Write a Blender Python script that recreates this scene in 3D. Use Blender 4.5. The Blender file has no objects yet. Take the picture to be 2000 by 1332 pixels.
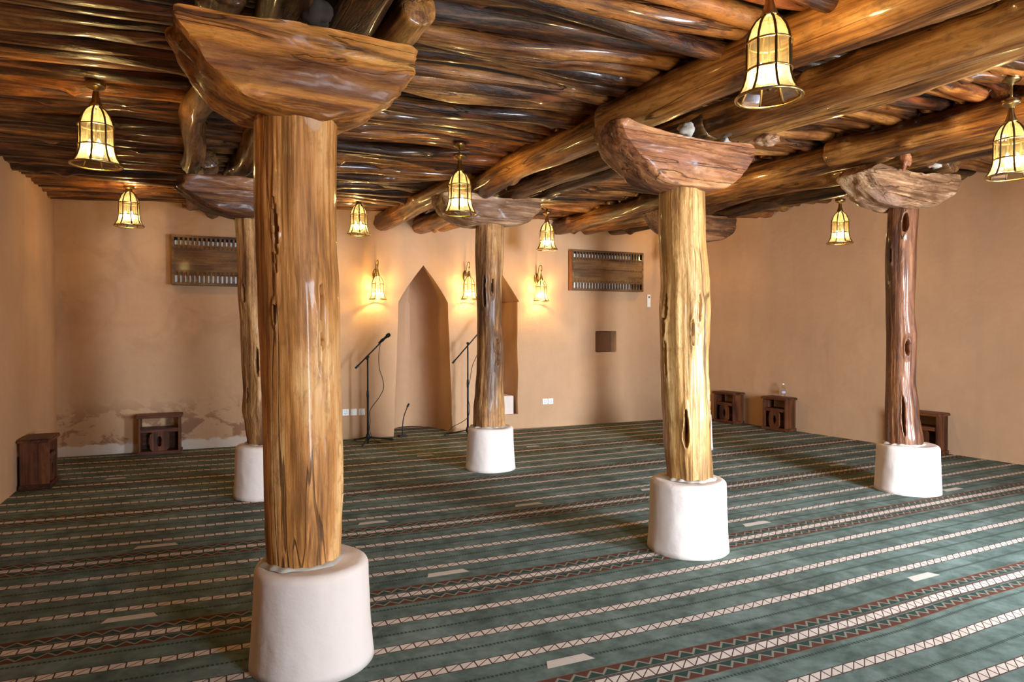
import bpy, bmesh, math, random
from mathutils import Vector, Matrix, Quaternion, noise
R = math.radians
rng = random.Random(11)
scene = bpy.context.scene
COL = scene.collection
V = Vector

# ------------------------------------------------------------------ scene objects
def link(o, parent=None):
    COL.objects.link(o)
    if parent is not None:
        o.parent = parent
    return o

def tag(o, label, cat, group=None):
    o['label'] = label
    o['category'] = cat
    if group:
        o['group'] = group
    return o

def thing(name, label, cat, loc=(0, 0, 0), rz=0.0, group=None):
    o = bpy.data.objects.new(name, None)
    o.empty_display_size = 0.1
    o.location = loc
    o.rotation_euler = (0, 0, rz)
    link(o)
    return tag(o, label, cat, group)

def mesh_obj(name, bm, mat, parent=None, smooth=False):
    me = bpy.data.meshes.new(name)
    bm.normal_update()
    bm.to_mesh(me)
    bm.free()
    for m in (mat if isinstance(mat, (list, tuple)) else [mat]):
        me.materials.append(m)
    if smooth:
        for p in me.polygons:
            p.use_smooth = True
    return link(bpy.data.objects.new(name, me), parent)

def struct(o):
    o['kind'] = 'structure'
    return o

def copy_tree(o, parent=None):
    c = o.copy()
    COL.objects.link(c)
    if parent is not None:
        c.parent = parent
        c.matrix_parent_inverse = o.matrix_parent_inverse
    for ch in list(o.children):
        copy_tree(ch, c)
    return c

# ------------------------------------------------------------------ shape helpers
def box(bm, lo, hi, bev=0.0, mtx=None, seg=2):
    cx = [(a + b) / 2 for a, b in zip(lo, hi)]
    sz = [max(1e-4, b - a) for a, b in zip(lo, hi)]
    m = Matrix.Translation(cx) @ Matrix.Diagonal((*sz, 1))
    r = bmesh.ops.create_cube(bm, size=1.0, matrix=m)
    vs = r['verts']
    if bev > 0:
        es = list({e for v in vs for e in v.link_edges})
        rb = bmesh.ops.bevel(bm, geom=es, offset=bev, segments=seg, affect='EDGES', profile=0.5)
        vs = list({v for f in rb['faces'] for v in f.verts} | {v for v in vs if v.is_valid})
    if mtx is not None:
        bmesh.ops.transform(bm, matrix=mtx, verts=[v for v in vs if v.is_valid])

def lathe(bm, prof, seg=32, center=(0, 0), phase=0.0, cap0=False, cap1=False, mi=0):
    rows = []
    for r, z in prof:
        rows.append([bm.verts.new((center[0] + r * math.cos(phase + 2 * math.pi * i / seg),
                                   center[1] + r * math.sin(phase + 2 * math.pi * i / seg), z)) for i in range(seg)])
    for a, b in zip(rows, rows[1:]):
        for i in range(seg):
            j = (i + 1) % seg
            f = bm.faces.new((a[i], a[j], b[j], b[i])); f.material_index = mi
    if cap0:
        bm.faces.new(rows[0][::-1])
    if cap1:
        bm.faces.new(rows[-1])
    return rows

def tube(bm, pts, rad, seg=8, caps=True):
    pts = [V(p) for p in pts]
    n = len(pts)
    rads = rad if isinstance(rad, (list, tuple)) else [rad] * n
    t0 = (pts[1] - pts[0]).normalized()
    ref = V((0, 0, 1)) if abs(t0.z) < 0.9 else V((1, 0, 0))
    u = t0.cross(ref).normalized()
    rows = []
    for i in range(n):
        t = (pts[min(i + 1, n - 1)] - pts[max(i - 1, 0)]).normalized()
        u = (u - t * u.dot(t)).normalized()
        w = t.cross(u)
        rows.append([bm.verts.new(pts[i] + (u * math.cos(2 * math.pi * k / seg) + w * math.sin(2 * math.pi * k / seg)) * rads[i]) for k in range(seg)])
    for a, b in zip(rows, rows[1:]):
        for k in range(seg):
            j = (k + 1) % seg
            bm.faces.new((a[k], a[j], b[j], b[k]))
    if caps:
        bm.faces.new(rows[0][::-1]); bm.faces.new(rows[-1])

def smooth_path(pts, n=8):
    pts = [V(p) for p in pts]
    out = []
    for i in range(len(pts) - 1):
        p0 = pts[max(i - 1, 0)]; p1 = pts[i]; p2 = pts[i + 1]; p3 = pts[min(i + 2, len(pts) - 1)]
        for k in range(n):
            t = k / n
            out.append(0.5 * ((2 * p1) + (p2 - p0) * t + (2 * p0 - 5 * p1 + 4 * p2 - p3) * t * t + (3 * p1 - p0 - 3 * p2 + p3) * t ** 3))
    out.append(pts[-1])
    return out

def nz(x, y, z):
    return noise.noise(V((x, y, z)))

def interp(tab, z):
    if z <= tab[0][0]:
        return tab[0][1:]
    for a, b in zip(tab, tab[1:]):
        if z <= b[0]:
            t = (z - a[0]) / (b[0] - a[0]); t = t * t * (3 - 2 * t)
            return tuple(x + (y - x) * t for x, y in zip(a[1:], b[1:]))
    return tab[-1][1:]

# ------------------------------------------------------------------ node helpers
class X:
    def __init__(s, nt, sock): s.nt = nt; s.s = sock
    def _m(s, op, *o, clamp=False):
        n = s.nt.nodes.new('ShaderNodeMath'); n.operation = op; n.use_clamp = clamp
        for i, v in enumerate((s,) + o):
            if isinstance(v, X): s.nt.links.new(v.s, n.inputs[i])
            else: n.inputs[i].default_value = v
        return X(s.nt, n.outputs[0])
    def __add__(s, o): return s._m('ADD', o)
    def __sub__(s, o): return s._m('SUBTRACT', o)
    def __mul__(s, o): return s._m('MULTIPLY', o)
    def __truediv__(s, o): return s._m('DIVIDE', o)
    __radd__ = __add__; __rmul__ = __mul__
    def __rsub__(s, o): return (s * -1.0) + o
    def floor(s): return s._m('FLOOR')
    def fract(s): return s._m('FRACT')
    def abs(s): return s._m('ABSOLUTE')
    def lt(s, o): return s._m('LESS_THAN', o)
    def gt(s, o): return s._m('GREATER_THAN', o)
    def max(s, o): return s._m('MAXIMUM', o)
    def min(s, o): return s._m('MINIMUM', o)
    def sat(s): return s._m('ADD', 0.0, clamp=True)
    def ss(s, a, b):
        n = s.nt.nodes.new('ShaderNodeMapRange'); n.interpolation_type = 'SMOOTHSTEP'
        s.nt.links.new(s.s, n.inputs[0]); n.inputs[1].default_value = a; n.inputs[2].default_value = b
        return X(s.nt, n.outputs[0])

class NB:
    def __init__(s, name):
        s.m = bpy.data.materials.new(name); s.m.use_nodes = True
        s.nt = s.m.node_tree; s.nt.nodes.clear()
        s.out = s.node('ShaderNodeOutputMaterial')
    def node(s, t, **k):
        n = s.nt.nodes.new(t)
        for a, b in k.items(): setattr(n, a, b)
        return n
    def lk(s, a, b):
        s.nt.links.new(a.s if isinstance(a, X) else a, b)
    def coord(s, which='Object'):
        return s.node('ShaderNodeTexCoord').outputs[which]
    def mapping(s, vec, scale=(1, 1, 1), loc=None):
        n = s.node('ShaderNodeMapping'); s.lk(vec, n.inputs[0]); n.inputs['Scale'].default_value = scale
        if loc is not None:
            if isinstance(loc, tuple): n.inputs['Location'].default_value = loc
            else: s.lk(loc, n.inputs['Location'])
        return n.outputs[0]
    def noise(s, vec, scale, detail=4, rough=0.55, dist=0.0):
        n = s.node('ShaderNodeTexNoise'); s.lk(vec, n.inputs['Vector'])
        n.inputs['Scale'].default_value = scale; n.inputs['Detail'].default_value = detail
        n.inputs['Roughness'].default_value = rough; n.inputs['Distortion'].default_value = dist
        return X(s.nt, n.outputs[0])
    def voronoi(s, vec, scale, feature='F1', rand=1.0):
        n = s.node('ShaderNodeTexVoronoi'); n.feature = feature; s.lk(vec, n.inputs['Vector'])
        n.inputs['Scale'].default_value = scale; n.inputs['Randomness'].default_value = rand
        return X(s.nt, n.outputs['Distance'])
    def ramp(s, fac, stops):
        n = s.node('ShaderNodeValToRGB'); s.lk(fac, n.inputs[0]); e = n.color_ramp.elements
        while len(e) < len(stops): e.new(0.5)
        for el, (p, c) in zip(e, stops):
            el.position = p; el.color = (*c, 1)
        return n.outputs[0]
    def mix(s, fac, a, b, mode='MIX'):
        n = s.node('ShaderNodeMix', data_type='RGBA', blend_type=mode)
        for sock, v in ((n.inputs[0], fac), (n.inputs[6], a), (n.inputs[7], b)):
            if isinstance(v, (int, float)): sock.default_value = v
            elif isinstance(v, tuple): sock.default_value = (*v, 1)
            else: s.lk(v, sock)
        return n.outputs[2]
    def bump(s, h, strength=0.5, dist=0.01, nrm=None):
        n = s.node('ShaderNodeBump'); s.lk(h, n.inputs['Height'])
        n.inputs['Strength'].default_value = strength; n.inputs['Distance'].default_value = dist
        if nrm is not None: s.lk(nrm, n.inputs['Normal'])
        return n.outputs[0]
    def principled(s, col, rough=0.5, metal=0.0, nrm=None, coat=0.0, spec=0.5, coat_rough=0.1):
        n = s.node('ShaderNodeBsdfPrincipled')
        if isinstance(col, tuple): n.inputs['Base Color'].default_value = (*col, 1)
        else: s.lk(col, n.inputs['Base Color'])
        if isinstance(rough, (int, float)): n.inputs['Roughness'].default_value = rough
        else: s.lk(rough, n.inputs['Roughness'])
        n.inputs['Metallic'].default_value = metal
        n.inputs['Specular IOR Level'].default_value = spec
        if isinstance(coat, X): s.lk(coat, n.inputs['Coat Weight'])
        else: n.inputs['Coat Weight'].default_value = coat
        n.inputs['Coat Roughness'].default_value = coat_rough
        if nrm is not None:
            s.lk(nrm, n.inputs['Normal'])
        s.lk(n.outputs[0], s.out.inputs[0])
        return n

def simple(name, col, rough=0.5, metal=0.0, spec=0.5, coat=0.0, var=0.0, vscale=20):
    b = NB(name)
    if var:
        f = b.noise(b.coord(), vscale, 4)
        c = b.mix(f, tuple(x * (1 - var) for x in col), tuple(min(1, x * (1 + var)) for x in col))
        b.principled(c, rough, metal, spec=spec, coat=coat)
    else:
        b.principled(col, rough, metal, spec=spec, coat=coat)
    return b.m

def wood(name, dark, mid, light, axis='Z', rough=0.3, coat=0.6, bump=0.6, scale=1.0, vary=0.0, crack=1.0, knots=True, accent=None, pitw=0.5, patch=None, bands=None, coat_rough=0.10):
    b = NB(name)
    g = {'X': (0.09, 1, 1), 'Y': (1, 0.09, 1), 'Z': (1, 1, 0.09)}[axis]
    co = b.coord()
    rnd = X(b.nt, b.node('ShaderNodeObjectInfo').outputs['Random'])
    cx = b.node('ShaderNodeCombineXYZ')
    b.lk(rnd * 37.0, cx.inputs[0]); b.lk(rnd * 91.0, cx.inputs[1]); b.lk(rnd * 53.0, cx.inputs[2])
    off = cx.outputs[0]
    # gentle warp so that grain runs around knots
    st = b.mapping(co, tuple(scale * q for q in g), off)
    grain = b.noise(st, 9.0, 6, 0.62, 0.7)
    fine = b.noise(b.mapping(co, tuple(scale * (q if q == 1 else 0.03) for q in g), off), 55.0, 4, 0.7, 0.2)
    blot = b.noise(b.mapping(co, tuple(q if q == 1 else 0.35 for q in g), off), 3.2, 3, 0.5, 0.3)
    f = (grain * 0.62 + blot * 0.45 + fine * 0.38 - 0.225)
    if vary:
        f = f + (rnd - 0.5) * vary
    col = b.ramp(f.sat(), [(0.34, tuple(q * 0.6 for q in dark)), (0.43, dark), (0.52, mid), (0.64, light)])
    if accent:
        ac = b.noise(b.mapping(co, tuple(q if q == 1 else 0.25 for q in g), off), 4.7, 3, 0.5, 0.5).ss(0.56, 0.72)
        col = b.mix(ac * 0.75, col, accent)
    pit = b.noise(b.mapping(co, tuple(scale * (q if q == 1 else 0.4) for q in g), off), 26.0, 5, 0.65, 0.4)
    col = b.mix(pit.ss(0.48, 0.66) * 0.55, col, tuple(x * 0.55 for x in mid))
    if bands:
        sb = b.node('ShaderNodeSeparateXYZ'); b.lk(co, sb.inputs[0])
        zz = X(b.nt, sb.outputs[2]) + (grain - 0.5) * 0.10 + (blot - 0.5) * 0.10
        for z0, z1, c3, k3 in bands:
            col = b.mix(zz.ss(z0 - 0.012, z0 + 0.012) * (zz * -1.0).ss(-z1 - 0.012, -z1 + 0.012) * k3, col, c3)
    if patch:
        sp = b.node('ShaderNodeSeparateXYZ'); b.lk(co, sp.inputs[0])
        px, py, pz = (X(b.nt, sp.outputs[q]) for q in range(3))
        dd = ((px - patch[0]) * (px - patch[0]) + (py - patch[1]) * (py - patch[1])) / 0.0022 + (pz - patch[2]) * (pz - patch[2]) / 0.0060
        col = b.mix((dd * -1.0 + 1.0 + (pit - 0.5) * 1.2).ss(0.0, 0.35) * 0.8, col, (0.56, 0.36, 0.22))
    h = grain * 0.35 + fine * 0.3 + pit * pitw
    # drying cracks: thin level sets of a strongly stretched noise
    ck = b.noise(b.mapping(co, tuple(q if q == 1 else 0.045 for q in g), off), 6.0, 3, 0.5, 0.25)
    line = ((ck - 0.5).abs() * -1.0 + 0.008).ss(0.0, 0.006) * b.noise(st, 3.0, 2).ss(0.43, 0.55) * crack
    col = b.mix(line * 0.75, col, tuple(x * 0.22 for x in dark))
    h = h - line * 0.8
    if knots:
        kv = b.voronoi(b.mapping(co, tuple(q if q == 1 else 0.45 for q in g), off), 3.6 * scale)
        kn = (kv * -1.0 + 0.11).ss(0.0, 0.08)
        ring = (kv * 120.0)._m('SINE') * 0.5 + 0.5
        col = b.mix(kn * 0.75, col, b.mix(ring, tuple(x * 0.3 for x in dark), tuple(x * 0.8 for x in mid)))
        h = h + (kv * -1.0 + 0.2).ss(0.0, 0.2) * 1.0 - kn * 0.6
    n = b.bump(h, bump, 0.012)
    n = b.bump(b.noise(b.mapping(co, tuple(q if q == 1 else 0.3 for q in g), off), 90.0, 2), bump * 0.35, 0.004, n)
    rg = b.noise(st, 5.0, 3) * 0.35 + (rough - 0.15)
    b.principled(col, rg + 0.12, nrm=n, coat=coat, coat_rough=coat_rough, spec=0.28)
    return b.m

def plaster(name, base, var=0.12, stains=None, bumpy=0.3):
    b = NB(name)
    co = b.coord()
    big = b.noise(co, 1.1, 4, 0.6, 0.6)
    med = b.noise(co, 6.0, 5, 0.6)
    lo = tuple(x * (1 - var) * (1.0, 0.93, 0.86)[i] for i, x in enumerate(base)); hi = tuple(min(1, x * (1 + var)) for x in base)
    col = b.mix((big * 0.7 + med * 0.45 - 0.08).sat(), lo, hi)
    streak = b.noise(b.mapping(co, (1, 1, 0.12)), 5.0, 4, 0.6)
    col = b.mix(streak.ss(0.45, 0.75) * 0.25, col, tuple(x * 0.78 for x in base))
    if stains:
        sep = b.node('ShaderNodeSeparateXYZ'); b.lk(co, sep.inputs[0])
        s = X(b.nt, sep.outputs[0]); z = X(b.nt, sep.outputs[2])
        # rising-damp patches near the floor at the left end, tide mark about waist height, pale salt band at the foot
        left = (s * -1.0 + 3.2).ss(0.0, 1.4)
        pat = b.noise(b.mapping(co, (1, 1, 1.4)), 3.4, 6, 0.65, 0.5)
        low = (z * -1.0 + 0.75).ss(0.0, 0.45) * z.ss(0.06, 0.16)
        col = b.mix(pat.ss(0.49, 0.56) * low * left * 0.75, col, (0.24, 0.105, 0.06))
        tide = (z - 1.35 - (big - 0.5) * 0.9).ss(-0.25, 0.2)
        pat2 = b.noise(co, 2.3, 5, 0.6, 0.8).ss(0.40, 0.68)
        col = b.mix(pat2 * left * tide * 0.5, col, (0.36, 0.20, 0.10))
        salt = (z * -1.0 + 0.13 + (med - 0.5) * 0.16).ss(0.0, 0.03) * left
        col = b.mix(salt * 0.85, col, (0.66, 0.56, 0.47))
    h = b.noise(co, 2.5, 3) * 1.6 + med * 0.5 + b.noise(co, 60.0, 3) * 0.06
    n = b.bump(h, bumpy, 0.03)
    b.principled(col, 0.92, nrm=n, spec=0.15)
    return b.m

# ------------------------------------------------------------------ materials
M = {}
PL = (0.52, 0.32, 0.185)
M['plaster'] = plaster('plaster_earth', PL)
M['plaster_back'] = plaster('plaster_earth_back', PL, stains=True)
M['plinth'] = plaster('plaster_plinth', (0.72, 0.62, 0.56), var=0.06, bumpy=0.35)
M['mortar'] = plaster('white_mortar', (0.46, 0.42, 0.36), var=0.15)
M['roof'] = simple('roof_earth', (0.035, 0.024, 0.017), 0.95, var=0.4, vscale=9)
M['trunk_honey'] = wood('trunk_honey', (0.23, 0.085, 0.018), (0.50, 0.205, 0.05), (0.70, 0.385, 0.145), rough=0.40, coat=0.22, bump=0.6, patch=(-0.014, -0.141, 2.44))
M['trunk_pale'] = wood('trunk_pale', (0.21, 0.092, 0.024), (0.46, 0.23, 0.065), (0.64, 0.39, 0.15), rough=0.36, coat=0.30, bump=0.7, pitw=0.8)
M['trunk_grey'] = wood('trunk_grey', (0.13, 0.052, 0.016), (0.34, 0.155, 0.05), (0.55, 0.31, 0.12), rough=0.46, coat=0.10, coat_rough=0.2, bump=1.0, pitw=1.1)
M['trunk_red'] = wood('trunk_red', (0.05, 0.016, 0.007), (0.15, 0.05, 0.018), (0.30, 0.125, 0.045), rough=0.38, coat=0.22, bump=0.8, pitw=0.9)
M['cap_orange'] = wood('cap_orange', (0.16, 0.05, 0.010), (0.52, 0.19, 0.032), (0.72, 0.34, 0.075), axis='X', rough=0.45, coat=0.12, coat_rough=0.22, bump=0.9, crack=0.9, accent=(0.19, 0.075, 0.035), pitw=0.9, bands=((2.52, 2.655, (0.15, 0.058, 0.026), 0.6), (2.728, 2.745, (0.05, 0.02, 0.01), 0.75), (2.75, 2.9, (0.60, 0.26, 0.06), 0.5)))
M['cap_red'] = wood('cap_red', (0.10, 0.032, 0.012), (0.28, 0.10, 0.035), (0.46, 0.21, 0.08), axis='X', rough=0.44, coat=0.14, coat_rough=0.2, bump=0.9, crack=0.9, accent=(0.22, 0.085, 0.055), pitw=0.9)
M['cap_tan'] = wood('cap_tan', (0.16, 0.07, 0.03), (0.36, 0.19, 0.09), (0.60, 0.41, 0.25), axis='X', rough=0.48, coat=0.12, coat_rough=0.2, bump=1.0, crack=0.9, accent=(0.32, 0.18, 0.12), pitw=0.9)
M['cap_dark'] = wood('cap_dark', (0.05, 0.018, 0.008), (0.16, 0.058, 0.02), (0.30, 0.13, 0.05), axis='X', rough=0.40, coat=0.2, coat_rough=0.2, bump=0.9, pitw=0.9)
M['beam'] = wood('beam_wood', (0.07, 0.023, 0.005), (0.28, 0.108, 0.021), (0.52, 0.25, 0.065), rough=0.33, coat=0.4, bump=0.5, vary=0.1)
M['beam_dark'] = wood('beam_dark', (0.032, 0.012, 0.004), (0.105, 0.042, 0.012), (0.24, 0.11, 0.033), rough=0.36, coat=0.35, bump=1.0, vary=0.1)
M['pole'] = wood('pole_wood', (0.022, 0.007, 0.003), (0.13, 0.043, 0.010), (0.38, 0.155, 0.036), rough=0.27, coat=0.5, bump=1.0, vary=0.14, accent=(0.22, 0.06, 0.02), pitw=0.9)
M['stool'] = wood('stool_wood', (0.045, 0.012, 0.004), (0.11, 0.032, 0.010), (0.17, 0.055, 0.018), axis='Z', rough=0.4, coat=0.08, bump=0.12, knots=False, crack=0.0)
M['stool_x'] = wood('stool_wood_x', (0.045, 0.012, 0.004), (0.11, 0.032, 0.010), (0.17, 0.055, 0.018), axis='X', rough=0.4, coat=0.08, bump=0.12, knots=False, crack=0.0)
M['grille'] = wood('grille_wood', (0.07, 0.027, 0.007), (0.15, 0.065, 0.018), (0.23, 0.11, 0.032), axis='X', rough=0.4, coat=0.2, bump=0.1, knots=False, crack=0.0)
M['grille_side'] = wood('grille_side_wood', (0.16, 0.05, 0.014), (0.26, 0.09, 0.024), (0.34, 0.13, 0.04), axis='Z', rough=0.35, coat=0.4, bump=0.1, knots=False, crack=0.0)
M['dark'] = simple('dark_recess', (0.02, 0.015, 0.012), 0.8)
M['silver'] = simple('unit_grey', (0.72, 0.70, 0.66), 0.5)
M['brass'] = simple('brass', (0.45, 0.31, 0.12), 0.28, 1.0, var=0.15, vscale=30)
M['brass_dark'] = simple('brass_aged', (0.13, 0.08, 0.03), 0.45, 1.0, var=0.2, vscale=30)
M['black'] = simple('black_metal', (0.008, 0.008, 0.009), 0.5, spec=0.25)
M['black_soft'] = simple('black_foam', (0.015, 0.015, 0.016), 0.85)
M['rubber'] = simple('black_cable', (0.014, 0.013, 0.013), 0.5)
M['white'] = simple('white_plastic', (0.78, 0.76, 0.72), 0.4)
M['grey_dark'] = simple('grey_plastic', (0.10, 0.10, 0.10), 0.5)
M['chrome'] = simple('chrome', (0.6, 0.6, 0.6), 0.2, 1.0)

def glass_panel(name, tint, frosted, tcol):
    b = NB(name)
    tr = b.node('ShaderNodeBsdfTransparent'); tr.inputs[0].default_value = (*tint, 1)
    tl = b.node('ShaderNodeBsdfTranslucent'); tl.inputs[0].default_value = (*tcol, 1)
    gl = b.node('ShaderNodeBsdfGlossy'); gl.inputs['Roughness'].default_value = 0.08
    f = b.noise(b.coord(), 60.0, 3)
    mx = b.node('ShaderNodeMixShader'); b.lk((f * 0.10 + (frosted - 0.05)).sat(), mx.inputs[0]); b.lk(tr.outputs[0], mx.inputs[1]); b.lk(tl.outputs[0], mx.inputs[2])
    m2 = b.node('ShaderNodeMixShader'); m2.inputs[0].default_value = 0.07
    b.lk(mx.outputs[0], m2.inputs[1]); b.lk(gl.outputs[0], m2.inputs[2]); b.lk(m2.outputs[0], b.out.inputs[0])
    return b.m
M['glass_frost'] = glass_panel('cream_glass', (1.0, 0.94, 0.80), 0.26, (0.48, 0.43, 0.31))
M['glass_clear'] = glass_panel('bevelled_glass', (0.98, 0.94, 0.84), 0.055, (0.4, 0.36, 0.26))
def bulb_mat():
    b = NB('lit_bulb')
    e = b.node('ShaderNodeEmission'); e.inputs[0].default_value = (1.0, 0.82, 0.52, 1); e.inputs[1].default_value = 40.0
    t = b.node('ShaderNodeBsdfTransparent')
    mx = b.node('ShaderNodeMixShader'); mx.inputs[0].default_value = 0.5
    b.lk(t.outputs[0], mx.inputs[1]); b.lk(e.outputs[0], mx.inputs[2]); b.lk(mx.outputs[0], b.out.inputs[0])
    return b.m
M['bulb'] = bulb_mat()
def bottle_mat():
    b = NB('clear_bottle')
    t = b.node('ShaderNodeBsdfTransparent'); t.inputs[0].default_value = (0.93, 0.95, 0.97, 1)
    g = b.node('ShaderNodeBsdfGlossy'); g.inputs['Roughness'].default_value = 0.05
    lw = b.node('ShaderNodeLayerWeight'); lw.inputs[0].default_value = 0.45
    mx = b.node('ShaderNodeMixShader'); b.lk(lw.outputs['Facing'], mx.inputs[0])
    b.lk(t.outputs[0], mx.inputs[1]); b.lk(g.outputs[0], mx.inputs[2]); b.lk(mx.outputs[0], b.out.inputs[0])
    return b.m
M['bottle'] = bottle_mat()

def carpet_mat():
    b = NB('striped_carpet')
    co = b.coord()
    sep = b.node('ShaderNodeSeparateXYZ'); b.lk(co, sep.inputs[0])
    wob = (b.noise(co, 0.7, 2) - 0.5) * 0.05
    x = X(b.nt, sep.outputs[0]); y = X(b.nt, sep.outputs[1])
    P = 1.268
    xc = x.min(4.0)          # the strips bow slightly towards the left wall
    s = y + xc * 0.135 - xc * xc * 0.0115 + (x - xc) * 0.043 - 2.468 + wob
    u = x - y * 0.09
    m = s - ((s + 0.70) / P).floor() * P
    mott = b.noise(co, 2.6, 4, 0.65, 0.6) * 0.6 + b.noise(co, 11.0, 3, 0.6) * 0.4
    col = b.ramp(mott, [(0.34, (0.056, 0.072, 0.058)), (0.50, (0.108, 0.138, 0.116)), (0.64, (0.175, 0.215, 0.188))])
    fuzz = b.noise(co, 420.0, 2)
    cream = b.mix(b.noise(co, 9.0, 3), (0.50, 0.39, 0.31), (0.68, 0.58, 0.50))
    maroon = (0.10, 0.036, 0.025); dkgreen = (0.032, 0.044, 0.032)
    edge = (0.075, 0.042, 0.034)
    ru = (u / 0.069).fract()
    for c, hw in ((0.0, 0.029), (-0.32, 0.026), (-0.615, 0.026), (0.372, 0.026)):
        d = m - c
        a = d.abs()
        rung = ru.lt(0.10)
        diag = (ru - 0.10 - (d / (2 * hw) + 0.5) * 0.90).abs().lt(0.055)
        col = b.mix(a.lt(hw + 0.006), col, edge)
        col = b.mix(a.lt(hw), col, cream)
        col = b.mix(a.lt(hw) * rung.max(diag), col, edge)
    for c in (-0.165, -0.465, 0.522, 0.238):
        d = (m - c).abs()
        dots = d.lt(0.008) * (u / 0.02).fract().lt(0.62)
        col = b.mix(dots * 0.85, col, dkgreen)
        col = b.mix((d * -1.0 + 0.022).ss(0.0, 0.02) * 0.25, col, dkgreen)
    a = m.abs()
    t = (a - 0.056) / 0.062
    q = ((u / 0.08 + m.gt(0.0) * 0.5).fract() * 2.0 - 1.0).abs()
    zone = a.gt(0.052) * a.lt(0.118)
    zl = t - (q * 0.66 + 0.12)
    col = b.mix(zone, col, b.mix(zl.gt(0.0), (0.030, 0.052, 0.040), maroon))
    col = b.mix(zone * zl.abs().lt(0.12), col, (0.22, 0.20, 0.15))
    col = b.mix(a.gt(0.118) * a.lt(0.123), col, (0.17, 0.10, 0.05))
    col = b.mix(a.gt(0.037) * a.lt(0.045), col, (0.10, 0.045, 0.03))
    col = b.mix(1.0, col, b.mix(fuzz, (0.8, 0.8, 0.8), (1.15, 1.15, 1.15)), 'MULTIPLY')
    n = b.bump(fuzz * 0.6 + mott * 0.8, 0.35, 0.01)
    b.principled(col, 0.95, nrm=n, spec=0.1)
    return b.m
M['carpet'] = carpet_mat()
M['dash'] = simple('carpet_cream_dash', (0.52, 0.44, 0.37), 0.95, spec=0.1, var=0.1, vscale=30)

# ------------------------------------------------------------------ camera
cd = bpy.data.cameras.new('camera'); cam = bpy.data.objects.new('camera', cd); COL.objects.link(cam)
cam.location = (0, 0, 1.5); cam.rotation_euler = (R(90 - 0.93), 0, R(-28.6))
cd.sensor_width = 36.0; cd.lens = 1300.0 / 2000.0 * 36.0; cd.clip_start = 0.05
scene.camera = cam

# ------------------------------------------------------------------ room shell
A = V((-0.947, 9.443, 0)); WA = math.atan2(-0.893, 8.847)
U = V((math.cos(WA), math.sin(WA), 0)); NIN = V((U.y, -U.x, 0))
def W(s, z, off=0.0):
    return A + U * s + NIN * off + V((0, 0, z))

def arch_cutter(cx, zb, zs, za, hw_b, hw_s, depth, seed, flat=0.0, eave=0.0):
    """pointed niche hollow in wall coordinates (x along wall, y into the wall)"""
    bm = bmesh.new()
    prof = []
    for i in range(9):
        t = i / 8; prof.append((-(hw_b + (hw_s - hw_b) * t) + 0.012 * nz(seed, t * 4, 0), zb + (zs - zb) * t))
    for i in range(0 if eave else 1, 9):
        t = i / 8
        prof.append((-(hw_s + eave * (1 - t)) * (1 - t) * (1 + 0.14 * t), zs + 0.002 * (i == 0) + (za - zs) * (t ** 0.96)))
    right = [(-x + 0.01 * nz(seed, z * 2, 5), z) for x, z in prof[:-1]][::-1]
    prof = prof + right
    rows = []
    N = 10
    for k in range(N + 1):
        t = k / N
        sc = math.sqrt(max(0.0, 1 - (t * 0.995) ** 2)) * (1 - flat) + flat
        yy = -0.3 if k == 0 else depth * t
        if k == 0: sc = 1.0
        rows.append([bm.verts.new((cx + px * sc, yy, z if z <= zs else zs + (z - zs) * sc)) for px, z in prof])
    r0 = [bm.verts.new((v.co.x, 0.0, v.co.z)) for v in rows[0]]
    rows.insert(1, r0)
    n = len(prof)
    for a, c in zip(rows, rows[1:]):
        for i in range(n):
            j = (i + 1) % n
            bm.faces.new((a[i], a[j], c[j], c[i]))
    bm.faces.new(rows[0]); bm.faces.new(rows[-1][::-1])
    bmesh.ops.recalc_face_normals(bm, faces=bm.faces)
    return bm

def make_back_wall():
    bm = bmesh.new()
    box(bm, (-1.2, 0, -0.15), (10.6, 1.5, 3.7))
    wall = mesh_obj('wall_back', bm, M['plaster_back'])
    cutters = [arch_cutter(4.43, -0.3, 1.90, 2.43, 0.445, 0.365, 0.95, 1.0),
               arch_cutter(5.57, 0.22, 1.93, 2.45, 0.335, 0.325, 0.95, 7.0, flat=0.55, eave=0.03)]
    bm = bmesh.new(); box(bm, (7.255, -0.2, 1.145), (7.645, 0.50, 1.485), 0.02); cutters.append(bm)
    cos = []
    for c in cutters:
        o = mesh_obj('cutter', c, M['plaster_back']); cos.append(o)
        md = wall.modifiers.new('b', 'BOOLEAN'); md.operation = 'DIFFERENCE'; md.solver = 'EXACT'; md.object = o
    bv = wall.modifiers.new('v', 'BEVEL'); bv.width = 0.022; bv.segments = 3; bv.limit_method = 'ANGLE'; bv.angle_limit = R(40)
    dg = bpy.context.evaluated_depsgraph_get()
    me = bpy.data.meshes.new_from_object(wall.evaluated_get(dg))
    wall.modifiers.clear(); wall.data = me
    for o in cos: bpy.data.objects.remove(o, do_unlink=True)
    for p in me.polygons: p.use_smooth = True
    me.set_sharp_from_angle(angle=R(35))
    wall.location = A; wall.rotation_euler = (0, 0, WA)
    return struct(wall)
make_back_wall()

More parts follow.
